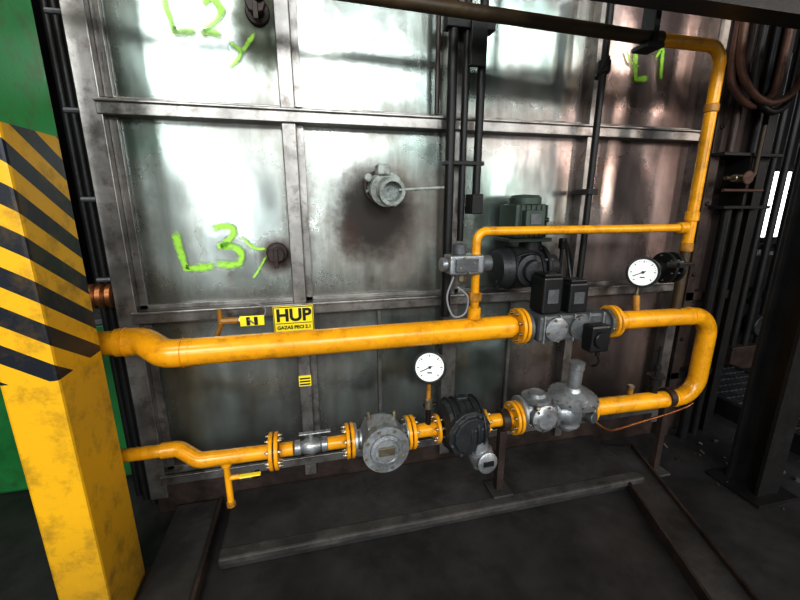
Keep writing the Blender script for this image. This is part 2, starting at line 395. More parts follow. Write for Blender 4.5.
# ---------------------------------------------------------------- burner port
bx,bz=0.385,1.735
pp=[lathe("mount_flange",(bx,0.055,bz),(0,-1,0),[(0,0.085),(0.02,0.085),(0.022,0.075),(0.03,0.075)],'rust',40),
    bolts("mount_bolts",(bx,0.03,bz),(0,-1,0),0.075,6,0.05,'ash',0.009),
    lathe("throat",(bx,0.03,bz),(0.1,-1,-0.15),[(0,0.07),(0.05,0.07),(0.09,0.083),(0.115,0.083),(0.12,0.06),(0.17,0.055),(0.175,0.064),(0.2,0.064),(0.2,0.048),(0.15,0.045)],'ash',36),
    cyl("lance",(bx+0.05,-0.15,bz-0.02),(1,-0.25,0.05),0.22,0.007,'ash',12),
    box("clamp_block",(bx-0.04,-0.12,bz+0.05),(bx+0.02,-0.03,bz+0.10),'ash',0.008),
    cyl("lug",(bx-0.075,-0.01,bz+0.04),(0,-1,0),0.05,0.02,'ash',10),
    cyl("lug_b",(bx+0.055,-0.01,bz-0.08),(0,-1,0),0.05,0.018,'ash',10)]
grp("burner_port",pp)

# ---------------------------------------------------------------- hazard column
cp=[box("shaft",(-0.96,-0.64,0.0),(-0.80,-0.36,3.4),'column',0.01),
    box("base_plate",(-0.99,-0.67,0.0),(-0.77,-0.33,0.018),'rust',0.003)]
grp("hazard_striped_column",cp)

# ---------------------------------------------------------------- gas pipes
r1=0.058
p=[]
p.append(tube("pipe_left",[(-3.2,-0.24,1.085),(-0.76,-0.24,1.085)],0.052,'yel',0))
p.append(tube("offset_bend",[(-0.80,-0.24,1.085),(-0.70,-0.24,1.085),(-0.60,-0.315,1.045),(-0.50,-0.315,1.045)],0.060,'yel',0.09))
p.append(tube("pipe_run",[(-0.55,-0.315,1.045),(0.98,-0.315,1.045)],r1,'yel',0,28))
for x in (-0.765,-0.53): p.append(lathe("weld",(x,-0.24 if x<-0.6 else -0.315,1.085 if x<-0.6 else 1.045),(1,0,0),[(-0.006,0.05),(0,0.0635),(0.006,0.05)],'yel',28))
p.append(lathe("reducer",(0.94,-0.315,1.045),(1,0,0),[(0,0.058),(0.05,0.05),(0.06,0.05)],'yel'))
p+=flange("inlet_flange",1.03,-0.315,1.045,0.092)
p.append(cyl("sleeve",(0.55,-0.315,1.045),(1,0,0),0.01,0.0595,'yel',28))
grp("main_gas_pipe",p)
# u-bend on the right
p=[]
p+=flange("outlet_flange",1.585,-0.315,1.03,0.088)
p.append(lathe("reducer",(1.60,-0.315,1.03),(1,0,0),[(0,0.04),(0.02,0.04),(0.08,0.05)],'yel'))
p.append(tube("bend",[(1.66,-0.315,1.03),(2.275,-0.315,1.02),(2.275,-0.315,0.50),(1.55,-0.315,0.515)],0.05,'yel',0.13,24,14))
for (x,z) in ((2.12,1.023),(2.12,0.503)): p.append(lathe("weld",(x,-0.315,z),(1,0,0),[(-0.006,0.045),(0,0.054),(0.006,0.045)],'yel',24))
grp("gas_pipe_u_bend",p)
# branch (pilot) pipe and riser
p=[]
p.append(tube("branch",[(0.78,-0.315,1.08),(0.78,-0.30,1.525),(2.0,-0.30,1.525)],0.021,'yel',0.05,16))
p.append(cyl("socket",(0.78,-0.313,1.10),(0,0,1),0.06,0.032,'yel',20)); p.append(cyl("union",(0.78,-0.308,1.19),(0,0,1),0.045,0.034,'yel2',6))
p.append(cyl("tee_collar",(1.95,-0.30,1.525),(1,0,0),0.05,0.030,'yel',20))
grp("branch_gas_pipe",p)
p=[tube("riser",[(2.03,-0.30,1.40),(2.03,-0.30,2.395),(1.62,-0.30,2.395)],0.028,'yel',0.08,20),
   tube("riser_lower",[(2.03,-0.30,1.06),(2.03,-0.30,1.42)],0.026,'brownpipe',0,20),
   tube("overhead_run",[(1.64,-0.30,2.395),(-3.0,-0.30,2.50)],0.028,'brownpipe',0,20),
   cyl("coupling",(2.03,-0.30,1.56),(0,0,1),0.05,0.034,'yel',20),cyl("coupling_b",(2.03,-0.30,1.395),(0,0,1),0.05,0.032,'yel2',20),
   cyl("coupling_c",(1.66,-0.30,2.395),(-1,0,0),0.06,0.034,'brownpipe',20),cyl("coupling_d",(2.03,-0.30,2.10),(0,0,1),0.04,0.033,'yel2',20)]
grp("gas_riser_pipe",p)
# lower train piping
zl=0.52; yl=-0.315
p=[tube("inlet",[(-0.93,-0.27,0.0),(-0.93,-0.27,0.57),(-0.66,-0.27,0.57)],0.030,'yel',0.06),
   tube("offset_bend",[(-0.69,-0.27,0.57),(-0.62,-0.27,0.57),(-0.53,yl,0.525),(-0.46,yl,0.525)],0.036,'yel',0.06),
   tube("run",[(-0.50,yl,0.525),(-0.21,yl,zl)],0.034,'yel',0),
   tube("run_b",[(-0.18,yl,zl),(-0.12,yl,zl)],0.033,'yel',0)]
p+=flange("flange",-0.205,yl,zl,0.088)
p+=flange("flange_b",0.15,yl,zl,0.085)
p.append(tube("run_c",[(0.04,yl,zl),(0.14,yl,zl)],0.032,'yel',0))
p+=flange("flange_c",0.455,yl,zl,0.085)
p.append(tube("run_d",[(0.46,yl,zl),(0.61,yl,zl)],0.036,'yel',0))
p+=flange("flange_d",0.60,yl,zl,0.075,pair=False)
p+=flange("flange_e",0.865,yl,zl,0.07,pair=False)
p.append(tube("run_e",[(0.865,yl,zl),(1.04,yl,zl)],0.036,'yel',0))
p+=flange("flange_f",1.045,yl,zl,0.09)
grp("gas_train_pipe",p)

# drain leg
p=[tube("leg",[(-0.42,yl,0.51),(-0.42,yl,0.28)],0.015,'yel',0,14),tube("arm",[(-0.42,yl,0.41),(-0.30,yl,0.41)],0.012,'yel',0,14),
   cyl("collar",(-0.42,yl,0.475),(0,0,1),0.03,0.024,'yel',16),
   cyl("valve_body",(-0.37,yl,0.41),(1,0,0),0.06,0.020,'bolt',8),box("handle",(-0.365,yl-0.045,0.43),(-0.27,yl-0.02,0.437),'signyel',0.002),
   cyl("end_cap",(-0.42,yl,0.255),(0,0,1),0.03,0.021,'yel2',8),cyl("arm_cap",(-0.305,yl,0.41),(1,0,0),0.025,0.018,'dark',8)]
grp("drain_valve",p)
# small vent valve behind main pipe on the left rail
p=[tube("stub",[(-0.42,-0.26,1.06),(-0.42,-0.10,1.09),(-0.42,-0.10,1.17)],0.012,'yel2',0.02,12),cyl("body",(-0.42,-0.10,1.11),(1,0,0),0.10,0.016,'yel2',8),
   cyl("ring",(-0.34,-0.10,1.11),(1,0,0),0.02,0.024,'bolt',8),box("tag",(-0.33,-0.13,1.085),(-0.22,-0.125,1.135),'signyel',0.002),box("tag_bar",(-0.30,-0.134,1.09),(-0.285,-0.131,1.13),'signblk',0),box("tag_bar_b",(-0.265,-0.134,1.09),(-0.25,-0.131,1.13),'signblk',0)]
p.append(tube("wire",spl([(-0.29,-0.12,1.18),(-0.25,-0.15,1.20),(-0.21,-0.13,1.16),(-0.25,-0.12,1.09),(-0.29,-0.14,1.12)]),0.004,'cable',0,8))
grp("vent_valve",p)

# ball valve
p=[lathe("body",(-0.115,yl,zl),(1,0,0),[(0,0.03),(0.005,0.036),(0.03,0.036),(0.035,0.026),(0.05,0.034),(0.085,0.042),(0.11,0.034),(0.125,0.026),(0.13,0.036),(0.155,0.036),(0.16,0.03)],'silver',24),
   cyl("stem",(-0.035,yl,zl+0.03),(0,0,1),0.04,0.012,'silver',12),box("lever",(-0.09,yl-0.012,zl+0.065),(0.06,yl+0.012,zl+0.073),'silver',0.003)]
grp("ball_valve",p)

# gas filter
fx=0.305
p=[lathe("body",(fx-0.14,yl,zl),(1,0,0),[(0,0.08),(0.018,0.08),(0.02,0.045),(0.04,0.05),(0.07,0.1),(0.12,0.112),(0.16,0.112),(0.21,0.1),(0.24,0.05),(0.26,0.045),(0.262,0.08),(0.28,0.08)],'silver',36),
   lathe("cover",(fx,yl-0.06,zl),(0.05,-1,0.1),[(0,0.105),(0.05,0.105),(0.052,0.113),(0.068,0.113),(0.07,0.080),(0.08,0.076),(0.083,0.06),(0.079,0.056),(0.079,0.0)],'silver',40),
   bolts("cover_bolts",(fx,yl-0.12,zl+0.006),(0.05,-1,0.1),0.097,8,0.03,'bolt',0.009),
   cyl("test_nipple",(fx-0.06,yl,zl+0.09),(0,0,1),0.05,0.01,'bolt',8),cyl("test_nipple_b",(fx+0.07,yl,zl+0.08),(0,0,1),0.05,0.01,'bolt',8),
   box("name_plate",(fx-0.035,yl-0.150,zl-0.01),(fx+0.04,yl-0.143,zl+0.03),'bolt',0.001)]
grp("gas_filter",p)

# gas meter
mx=0.73
p=[lathe("housing",(mx-0.11,yl-0.01,zl+0.02),(1,0,0),[(0,0.07),(0.015,0.115),(0.04,0.13),(0.07,0.123),(0.08,0.137),(0.14,0.137),(0.15,0.123),(0.18,0.13),(0.205,0.115),(0.22,0.07)],'meter',16,0.2,False,1.0,0.004),
   lathe("front_cover",(mx,yl-0.09,zl+0.02),(0.15,-1,0.0),[(0,0.122),(0.03,0.122),(0.035,0.10),(0.05,0.095),(0.055,0.03),(0.056,0.0)],'meter',12,0.26,False,1.0,0.003),
   bolts("cover_bolts",(mx-0.0,yl-0.125,zl+0.02),(0.15,-1,0),0.107,8,0.03,'grey',0.008),
   lathe("index_neck",(mx+0.055,yl-0.08,zl-0.045),(0.30,-0.25,-1),[(0,0.06),(0.05,0.055),(0.055,0.066),(0.10,0.066),(0.105,0.060),(0.13,0.060),(0.135,0.05),(0.138,0)],'silver',24),
   lathe("index_face",(mx+0.085,yl-0.145,zl-0.13),(0.1,-1,0.1),[(0,0.055),(0.02,0.055),(0.024,0.048),(0.026,0.0)],'silver',24),
   box("index_window",(mx+0.06,yl-0.176,zl-0.14),(mx+0.115,yl-0.165,zl-0.115),'black',0.001),
   box("lifting_eye",(mx-0.03,yl-0.02,zl+0.14),(mx+0.03,yl+0.02,zl+0.17),'meter',0.006)]
for i in range(5): p.append(lathe("rib_%d"%i,(mx-0.075+0.036*i,yl-0.01,zl+0.02),(1,0,0),[(0,0.126),(0.003,0.141),(0.009,0.141),(0.012,0.126)],'meter',20,0,True))
grp("rotary_gas_meter",p)

# slam shut valve
vx=1.17
p=[cyl("flange_in",(vx-0.105,yl,zl+0.03),(1,0,0),0.02,0.09,'silver',36),cyl("flange_out",(vx+0.085,yl,zl+0.03),(1,0,0),0.02,0.085,'silver',36),
   lathe("body",(vx-0.09,yl,zl+0.03),(1,0,0),[(0,0.05),(0.04,0.055),(0.07,0.085),(0.12,0.085),(0.15,0.055),(0.18,0.05)],'silver',28),
   lathe("front_cap",(vx,yl-0.07,zl+0.03),(0,-1,0.05),[(0,0.075),(0.03,0.075),(0.035,0.062),(0.05,0.05),(0.055,0.0)],'silver',28),
   lathe("top_cap",(vx,yl,zl+0.09),(0,0,1),[(0,0.075),(0.025,0.08),(0.03,0.05),(0.05,0.045),(0.055,0.0)],'silver',28),
   bolts("cap_bolts",(vx,yl-0.10,zl+0.03),(0,-1,0.05),0.066,6,0.025,'bolt',0.007),
   cyl("plug",(vx-0.05,yl-0.07,zl+0.085),(0,-1,0.4),0.04,0.013,'bolt',6)]
grp("slam_shut_valve",p)
# regulator
rx=1.38
p=[lathe("body",(rx-0.12,yl,zl),(1,0,0),[(0,0.08),(0.018,0.08),(0.02,0.05),(0.06,0.055),(0.09,0.08),(0.15,0.08),(0.18,0.055),(0.22,0.05),(0.222,0.08),(0.24,0.08)],'silver',30),
   lathe("diaphragm_housing",(rx,yl-0.02,zl+0.055),(0,-0.15,1),[(0,0.06),(0.02,0.105),(0.035,0.12),(0.037,0.132),(0.052,0.132),(0.054,0.12),(0.075,0.10),(0.095,0.05),(0.10,0.042),(0.105,0.042)],'silver',40),
   bolts("housing_bolts",(rx,yl-0.027,zl+0.10),(0,-0.15,1),0.125,12,0.028,'bolt',0.007),
   lathe("spring_tower",(rx-0.01,yl-0.035,zl+0.14),(0,-0.05,1),[(0,0.048),(0.02,0.04),(0.025,0.036),(0.13,0.036),(0.135,0.040),(0.17,0.040),(0.175,0.03),(0.18,0.0)],'silver',24),
   lathe("lower_cap",(rx,yl,zl-0.06),(0,0,-1),[(0,0.07),(0.02,0.07),(0.025,0.05),(0.05,0.04),(0.055,0)],'silver',24),
   cyl("pilot",(rx+0.03,yl-0.12,zl+0.03),(0.3,-1,0.1),0.04,0.03,'grey',16)]
p+= [cyl("flange_yellow",(rx+0.125,yl,zl),(1,0,0),0.018,0.085,'yel',36),bolts("flange_bolts",(rx+0.125,yl,zl),(1,0,0),0.068,8,0.06)]
grp("gas_pressure_regulator",p)
grp("impulse_tube",[tube("tube",spl([(1.47,yl-0.10,0.50),(1.55,yl-0.1,0.44),(1.66,yl-0.06,0.39),(1.85,yl-0.03,0.39),(2.05,yl-0.02,0.41),(2.20,yl-0.02,0.44),(2.24,yl-0.03,0.47)]),0.007,'copper',0,10)])

# double solenoid valve
y=-0.315; z=1.04
p=[cyl("flange_in",(1.055,y,z),(1,0,0),0.02,0.085,'grey',32),
   box("body",(1.10,y-0.075,z-0.07),(1.50,y+0.075,z+0.07),'grey',0.018),
   lathe("chamber",(1.19,y-0.06,z),(0,-1,0),[(0,0.062),(0.03,0.062),(0.034,0.045),(0.04,0.0)],'silver',24),
   lathe("chamber_b",(1.33,y-0.06,z),(0,-1,0),[(0,0.062),(0.03,0.062),(0.034,0.045),(0.04,0.0)],'grey',24),
   cyl("outlet_neck",(1.49,y,z-0.005),(1,0,0),0.09,0.045,'grey',24),cyl("flange_out",(1.545,y,z-0.01),(1,0,0),0.018,0.07,'grey',32),
   box("coil_a",(1.115,y-0.06,z+0.075),(1.225,y+0.06,z+0.26),'black',0.010),
   box("coil_b",(1.265,y-0.06,z+0.07),(1.375,y+0.06,z+0.225),'black',0.010),
   box("coil_cap_a",(1.125,y-0.05,z+0.26),(1.215,y+0.05,z+0.275),'black',0.005),
   box("coil_cap_b",(1.275,y-0.05,z+0.225),(1.365,y+0.05,z+0.24),'black',0.005),
   box("label_a",(1.14,y-0.0625,z+0.13),(1.20,y-0.0605,z+0.20),'grey',0),box("label_b",(1.29,y-0.0625,z+0.12),(1.35,y-0.0605,z+0.18),'grey',0),
   bolts("port_bolts",(1.19,y-0.09,z),(0,-1,0),0.052,4,0.02),bolts("port_bolts_b",(1.33,y-0.09,z),(0,-1,0),0.052,4,0.02)]
for i in range(5): p.append(box("body_rib_%d"%i,(1.12+0.085*i,y-0.085,z-0.072),(1.128+0.085*i,y-0.07,z+0.072),'silver',0.002))
p.append(tube("lead_a",spl([(1.17,y+0.02,z+0.27),(1.16,y+0.08,z+0.36),(1.06,y+0.14,z+0.33),(0.98,y+0.18,z+0.2)]),0.008,'black',0,8))
p.append(tube("lead_b",spl([(1.32,y+0.02,z+0.235),(1.33,y+0.08,z+0.36),(1.36,y+0.15,z+0.42),(1.45,y+0.2,z+0.3),(1.5,y+0.25,z+0.15)]),0.008,'black',0,8))
grp("double_solenoid_valve",p)
p=[box("housing",(1.33,y-0.17,z-0.11),(1.44,y-0.095,z+0.03),'black',0.012),cyl("dial_cover",(1.385,y-0.165,z-0.04),(0,-1,0),0.02,0.042,'black',24),cyl("nipple",(1.385,y-0.10,z-0.04),(0,1,0),0.06,0.018,'bolt',8),
   cyl("cable_gland",(1.40,y-0.14,z-0.11),(0,0,-1),0.03,0.012,'black',10)]
p.append(tube("cable",spl([(1.40,y-0.14,z-0.13),(1.45,y-0.10,z-0.20),(1.50,y-0.0,z-0.26),(1.58,y+0.15,z-0.28)]),0.006,'black',0,8))
grp("gas_pressure_switch",p)

# small pilot regulator / actuator box on the branch
p=[box("body",(0.63,-0.36,1.33),(0.80,-0.26,1.42),'silver',0.01),cyl("bonnet",(0.69,-0.31,1.42),(0,0,1),0.05,0.032,'grey',20),
   cyl("side_cap",(0.80,-0.31,1.375),(1,0,0),0.05,0.04,'grey',20),cyl("side_cap_b",(0.63,-0.31,1.375),(-1,0,0),0.03,0.034,'silver',20),
   box("front_plate",(0.655,-0.372,1.345),(0.765,-0.36,1.405),'grey',0.003),cyl("bottom_plug",(0.71,-0.31,1.33),(0,0,-1),0.04,0.02,'bolt',6),
   bolts("screws",(0.71,-0.366,1.375),(0,-1,0),0.035,4,0.02,'bolt',0.006),
   tube("cable",spl([(0.66,-0.33,1.32),(0.63,-0.33,1.22),(0.66,-0.34,1.13),(0.72,-0.34,1.14),(0.73,-0.34,1.22),(0.68,-0.33,1.27)]),0.005,'cable',0,8)]
grp("pilot_gas_valve",p)

# gauges
def gauge(nm,c,r,nrm,stem):
    c=Vector(c); n=Vector(nrm).normalized(); ax,a,b=frame_for(n)
    up=Vector((0,0,1)); up=(up-n*up.dot(n)).normalized(); rt=n.cross(up)*-1
    ps=[lathe("case",c-n*0.03,n,[(0,r*0.85),(0.004,r*0.95),(0.034,r*0.95),(0.036,r*1.06),(0.046,r*1.06),(0.05,r*0.97),(0.046,r*0.92),(0.038,r*0.9)],'meter',40),
        cyl("dial",c+n*0.0,n,0.0085,r*0.91,'white',40,0.0005)]
    bm=bmesh.new()
    def quad(p0,p1,w):
        d=(p1-p0).normalized(); s=n.cross(d)*w/2
        vs=[bm.verts.new(q) for q in (p0+s,p1+s,p1-s,p0-s)]; bm.faces.new(vs)
    o=c+n*0.0095
    for i in range(28):
        if i>24: continue
        an=math.radians(225-270*i/24); d=rt*math.cos(an)+up*math.sin(an)
        quad(o+d*r*(0.66 if i%4==0 else 0.73),o+d*r*0.8,r*(0.05 if i%4==0 else 0.025))
    an=math.radians(205); d=rt*math.cos(an)+up*math.sin(an); quad(o+n*0.002-d*r*0.2,o+n*0.002+d*r*0.68,r*0.05)
    quad(o-up*r*0.35-rt*r*0.15,o-up*r*0.35+rt*r*0.15,r*0.08)
    ps.append(finish(bm,"scale_marks",'signblk')); ps.append(cyl("hub",o,n,0.005,r*0.09,'black',16,0.0005))
    for i,(s0,s1,sr,sm) in enumerate(stem): 
        s0=Vector(s0);s1=Vector(s1); ps.append(cyl("stem_%d"%i,s0,(s1-s0),(s1-s0).length,sr,sm,12))
    return grp(nm,ps)
gauge("pressure_gauge",(0.55,-0.33,0.875),0.078,(-0.22,-1,0.22),[((0.553,-0.315,0.81),(0.553,-0.315,0.68),0.011,'yel2'),((0.553,-0.315,0.70),(0.553,-0.315,0.64),0.022,'bolt'),((0.553,-0.315,0.66),(0.553,-0.315,0.55),0.014,'dark'),((0.525,-0.315,0.66),(0.595,-0.315,0.66),0.010,'dark')])
gauge("pressure_gauge.001",(1.74,-0.32,1.295),0.078,(-0.55,-1,0.12),[((1.755,-0.29,1.27),(1.755,-0.29,1.13),0.010,'bolt'),((1.755,-0.29,1.16),(1.755,-0.305,1.07),0.018,'yel2')])
# gas cock beside gauge
p=[cyl("body",(1.84,-0.30,1.31),(1,0,0),0.18,0.036,'dark',16),cyl("disc",(1.89,-0.30,1.31),(1,0,0),0.02,0.085,'dark',28),cyl("disc_b",(1.94,-0.30,1.31),(1,0,0),0.02,0.085,'dark',28),
   bolts("bolts",(1.925,-0.30,1.31),(1,0,0),0.068,6,0.09,'grey'),cyl("stem",(1.90,-0.33,1.33),(-0.2,-1,0.2),0.09,0.02,'grey',10),box("t_handle",(1.83,-0.45,1.34),(1.93,-0.43,1.36),'dark',0.004)]
grp("gas_cock",p)
# t handle ball valve on lower right pipe
p=[cyl("neck",(1.97,-0.305,0.55),(0,0,1),0.06,0.022,'dark',12),cyl("body",(1.97,-0.305,0.60),(0,0,1),0.05,0.035,'black',16),cyl("disc",(1.97,-0.305,0.655),(0,0,1),0.012,0.05,'black',20),cyl("spindle",(1.97,-0.305,0.66),(0,0,1),0.19,0.008,'dark',10),
   cyl("cap",(1.97,-0.305,0.70),(0,0,1),0.03,0.02,'dark',10),cyl("side_port",(1.97,-0.305,0.63),(1,0.2,0),0.07,0.014,'bolt',8)]
grp("vent_cock",p)
p=[cyl("neck",(1.80,-0.305,0.56),(0,0,1),0.05,0.016,'yel2',12),cyl("cap",(1.80,-0.305,0.60),(0,0,1),0.02,0.022,'bolt',6)]
grp("pipe_plug",p)

# blower with motor
bxx=1.14
p=[lathe("scroll",(bxx-0.16,-0.10,1.31),(1,0,0),[(0,0.06),(0.01,0.10),(0.06,0.115),(0.20,0.115),(0.26,0.10),(0.30,0.08),(0.36,0.07)],'meter',28),
   cyl("scroll_flange",(bxx+0.10,-0.10,1.31),(1,0,0),0.02,0.125,'dark',28),cyl("scroll_flange_b",(bxx-0.09,-0.10,1.31),(1,0,0),0.02,0.12,'dark',28),
   bolts("scroll_bolts",(bxx+0.11,-0.10,1.31),(1,0,0),0.11,8,0.05,'grey'),
   cyl("outlet",(bxx+0.05,-0.10,1.40),(0,0,1),0.06,0.06,'dark',24),
   lathe("intake",(bxx,-0.20,1.31),(0,-1,0),[(-0.02,0.085),(0.02,0.085),(0.025,0.06),(0.05,0.055),(0.052,0.04)],'meter',28)]
grp("combustion_air_blower",p)
p=[box("base_plate",(bxx-0.12,-0.18,1.455),(bxx+0.13,0.0,1.475),'greend',0.004),
   box("frame",(bxx-0.085,-0.17,1.475),(bxx+0.095,-0.01,1.65),'greend',0.012),lathe("cap",(bxx+0.005,-0.09,1.65),(0,0,1),[(0,0.085),(0.03,0.085),(0.045,0.07),(0.05,0.0)],'greend',28),
   box("terminal_box",(bxx-0.055,-0.215,1.53),(bxx+0.055,-0.165,1.62),'greend',0.006),box("name_plate",(bxx-0.03,-0.219,1.55),(bxx+0.03,-0.215,1.60),'grey',0),
   cyl("gland",(bxx+0.06,-0.19,1.57),(1,0,0),0.03,0.012,'black',10)]
for i in range(7): p.append(box("fin_%d"%i,(bxx-0.092+0.0295*i,-0.178,1.48),(bxx-0.086+0.0295*i,-0.0,1.645),'greend',0.001))
grp("electric_motor",p)

# warning sign
p=[box("plate",(-0.185,-0.062,1.012),(0.012,-0.056,1.155),'signyel',0.002)]
p.append(flat_text("text_hup","HUP",-0.086,1.105,0.088,-0.0632,'signblk',0.003))
p.append(flat_text("text_line","GAZAS PECI 2.1",-0.086,1.043,0.024,-0.0632,'signblk',0.0008))
for (a,b,c,d) in ((-0.182,1.015,0.009,1.019),(-0.182,1.148,0.009,1.152),(-0.182,1.015,-0.179,1.152),(0.006,1.015,0.009,1.152),(-0.175,1.064,0.002,1.067)): p.append(box("border",(a,-0.0634,b),(c,-0.0622,d),'signblk',0))
p.append(box("bracket",(-0.10,-0.056,1.10),(-0.07,-0.03,1.14),'bolt',0))
grp("warning_sign",p)
p=[box("plate",(-0.085,-0.006,0.685),(-0.02,0.0,0.745),'signyel',0)]
for i in range(3): p.append(box("print_%d"%i,(-0.08,-0.0075,0.692+0.017*i),(-0.025,-0.006,0.700+0.017*i),'signblk',0))
grp("label_plate",p)

# vertical conduits
p=[]
for i,(x,r,zb) in enumerate(((0.72,0.024,1.05),(0.79,0.017,1.46),(0.87,0.021,1.60))): p.append(tube("conduit_%d"%i,[(x,-0.07,zb),(x,-0.07,3.3)],r,'dark',0,14))
p.append(box("clamp",(0.68,-0.10,2.44),(0.92,-0.03,2.50),'dark',0.004)); p.append(box("clamp_b",(0.69,-0.09,1.84),(0.90,-0.03,1.86),'dark',0.003))
p.append(box("bracket_plate",(0.79,-0.12,2.28),(0.87,-0.09,2.47),'dark',0.004))
p.append(box("foot",(0.84,-0.10,1.60),(0.90,0.0,1.70),'dark',0.004))
p.append(tube("side_bar",[(0.66,-0.03,2.08),(0.66,-0.03,3.2)],0.012,'rust',0,8))
grp("conduit_bundle",p)
p=[tube("rod",[(1.53,-0.10,1.15),(1.53,-0.10,3.3)],0.018,'dark',0,12),cyl("collar",(1.53,-0.10,2.30),(0,0,1),0.06,0.034,'dark',12),tube("handle",[(1.53,-0.10,2.33),(1.50,-0.17,2.36),(1.44,-0.17,2.25)],0.010,'dark',0.02,10),
   box("guide",(1.50,-0.13,1.70),(1.56,0.0,1.73),'dark',0.003)]
grp("damper_control_rod",p)
p=[tube("rod",[(1.43,-0.05,1.16),(1.43,-0.05,1.44)],0.010,'dark',0,12),cyl("plug",(1.43,-0.05,1.40),(0,0,1),0.06,0.022,'dark',10)]
grp("thermocouple",p)
p=[tube("hose",spl([(-0.17,-0.05,3.0),(-0.18,-0.07,2.7),(-0.15,-0.08,2.55),(-0.14,-0.05,2.48)]),0.022,'dark',0,12),cyl("coupling",(-0.155,-0.075,2.56),(0.1,0,1),0.05,0.032,'dark',8)]
grp("compressed_air_hose",p)

# ---------------------------------------------------------------- overhead steelwork
p=[box("web",(0.80,-0.66,2.37),(3.6,-0.64,2.53),'dark',0),box("bottom_flange",(0.80,-0.70,2.36),(3.6,-0.60,2.372),'dark',0),box("top_flange",(0.80,-0.70,2.525),(3.6,-0.60,2.54),'dark',0)]
grp("overhead_steel_beam",p)
p=[tube("pipe",[(0.75,-0.42,2.50),(3.4,-0.42,2.52)],0.020,'dark',0,12)]
for x in (1.20,2.3): p.append(box("hanger",(x,-0.43,2.50),(x+0.03,-0.41,3.3),'dark',0.002))
grp("overhead_pipe",p)
p=[box("strap",(1.58,-0.34,2.35),(1.61,-0.26,2.8),'dark',0.003),box("clip",(1.55,-0.35,2.345),(1.64,-0.25,2.365),'dark',0.003)]
grp("pipe_hanger",p)

# ---------------------------------------------------------------- right hand furnace end
p=[box("end_plate",(2.43,0.05,0.0),(2.86,0.09,3.2),'rust',0.003),box("edge_angle",(2.43,-0.02,0.0),(2.50,0.05,3.2),'rust',0.004),box("edge_angle_b",(2.80,-0.04,0.0),(2.87,0.09,3.2),'dark',0.004),
   box("shelf",(2.43,-0.10,1.93),(2.90,0.05,1.95),'dark',0.003),box("shelf_b",(2.48,-0.12,1.62),(2.85,0.05,1.64),'dark',0.003),box("gusset",(2.64,-0.10,1.64),(2.66,0.05,1.93),'dark',0.003),
   box("low_band",(2.43,-0.02,1.02),(2.86,0.05,1.08),'rust',0.003),box("low_band_b",(2.43,-0.02,0.45),(2.86,0.05,0.50),'dark',0.003),
   tube("side_pipe",[(2.58,-0.06,0.0),(2.58,-0.06,1.62)],0.03,'dark',0,12),tube("side_pipe_b",[(2.71,-0.04,0.0),(2.71,-0.04,3.2)],0.024,'dark',0,12),tube("side_pipe_c",[(2.50,-0.07,1.95),(2.50,-0.07,3.2)],0.02,'rust',0,12)]
for i in range(6): p.append(cyl("rivet_%d"%i,(2.465,-0.02,0.3+0.45*i),(0,-1,0),0.012,0.014,'dark',8))
grp("furnace_end_frame",p)
p=[]
for i,(cx,cz,rr) in enumerate(((2.42,2.44,0.11),(2.50,2.38,0.19),(2.62,2.32,0.16),(2.56,2.46,0.26))):
    p.append(tube("loop_%d"%i,spl([(cx-rr,-0.12-0.02*i,cz+0.5),(cx-rr,-0.12-0.02*i,cz),(cx-rr*0.7,-0.13-0.02*i,cz-rr*0.7),(cx,-0.13-0.02*i,cz-rr),(cx+rr*0.7,-0.12-0.02*i,cz-rr*0.7),(cx+rr,-0.10-0.02*i,cz),(cx+rr,-0.10-0.02*i,cz+0.5)]),0.020,'dark' if i in (0,2) else 'rusthose',0,12))
grp("flexible_metal_hose",p)
p=[tube("line",[(2.44,-0.12,1.80),(2.66,-0.12,1.80),(2.66,-0.12,2.1)],0.012,'brownpipe',0.04,12),cyl("valve",(2.50,-0.12,1.80),(1,0,0),0.08,0.024,'bolt',8),cyl("wheel",(2.54,-0.17,1.80),(0,-1,0),0.012,0.04,'rusthose',20),cyl("stem",(2.54,-0.12,1.80),(0,-1,0),0.06,0.01,'bolt',8),
   tube("line_b",[(2.44,-0.12,1.73),(2.75,-0.12,1.73)],0.010,'rusthose',0,12)]
grp("water_valve",p)

# black steel column right
ox=0.14
p=[box("web",(2.36+ox,-0.64,0),(2.38+ox,-0.50,3.4),'dark',0),box("flange_front",(2.29+ox,-0.66,0),(2.45+ox,-0.64,3.4),'dark',0.002),box("flange_rear",(2.29+ox,-0.50,0),(2.45+ox,-0.48,3.4),'dark',0.002),box("base_plate",(2.22+ox,-0.72,0),(2.52+ox,-0.42,0.02),'dark',0.002)]
grp("steel_column",p)
p=[]
for i in range(14): p.append(box("bar_%d"%i,(3.2+0.05*i,-0.6,0.10),(3.206+0.05*i,0.6,0.14),'grating',0))
for i in range(14): p.append(box("cross_%d"%i,(3.2,-0.6+0.09*i,0.13),(3.9,-0.594+0.09*i,0.14),'grating',0))
p+=[box("kerb",(3.15,-0.65,0),(3.2,0.65,0.14),'dark',0),box("kerb_b",(3.9,-0.65,0),(3.95,0.65,0.14),'dark',0)]
grp("floor_grating",p)
p=[box("post",(4.6,1.9,0),(4.7,2.0,1.2),'dark',0.004),box("post_b",(6.0,1.9,0),(6.1,2.0,1.2),'dark',0.004)]
for i in range(12): p.append(tube("wire_v_%d"%i,[(4.7+0.11*i,1.95,0.1),(4.7+0.11*i,1.95,1.15)],0.006,'grating',0,6))
for i in range(8): p.append(tube("wire_h_%d"%i,[(4.7,1.95,0.15+0.14*i),(6.0,1.95,0.15+0.14*i)],0.006,'grating',0,6))
grp("mesh_guard_fence",p)
q=1.15
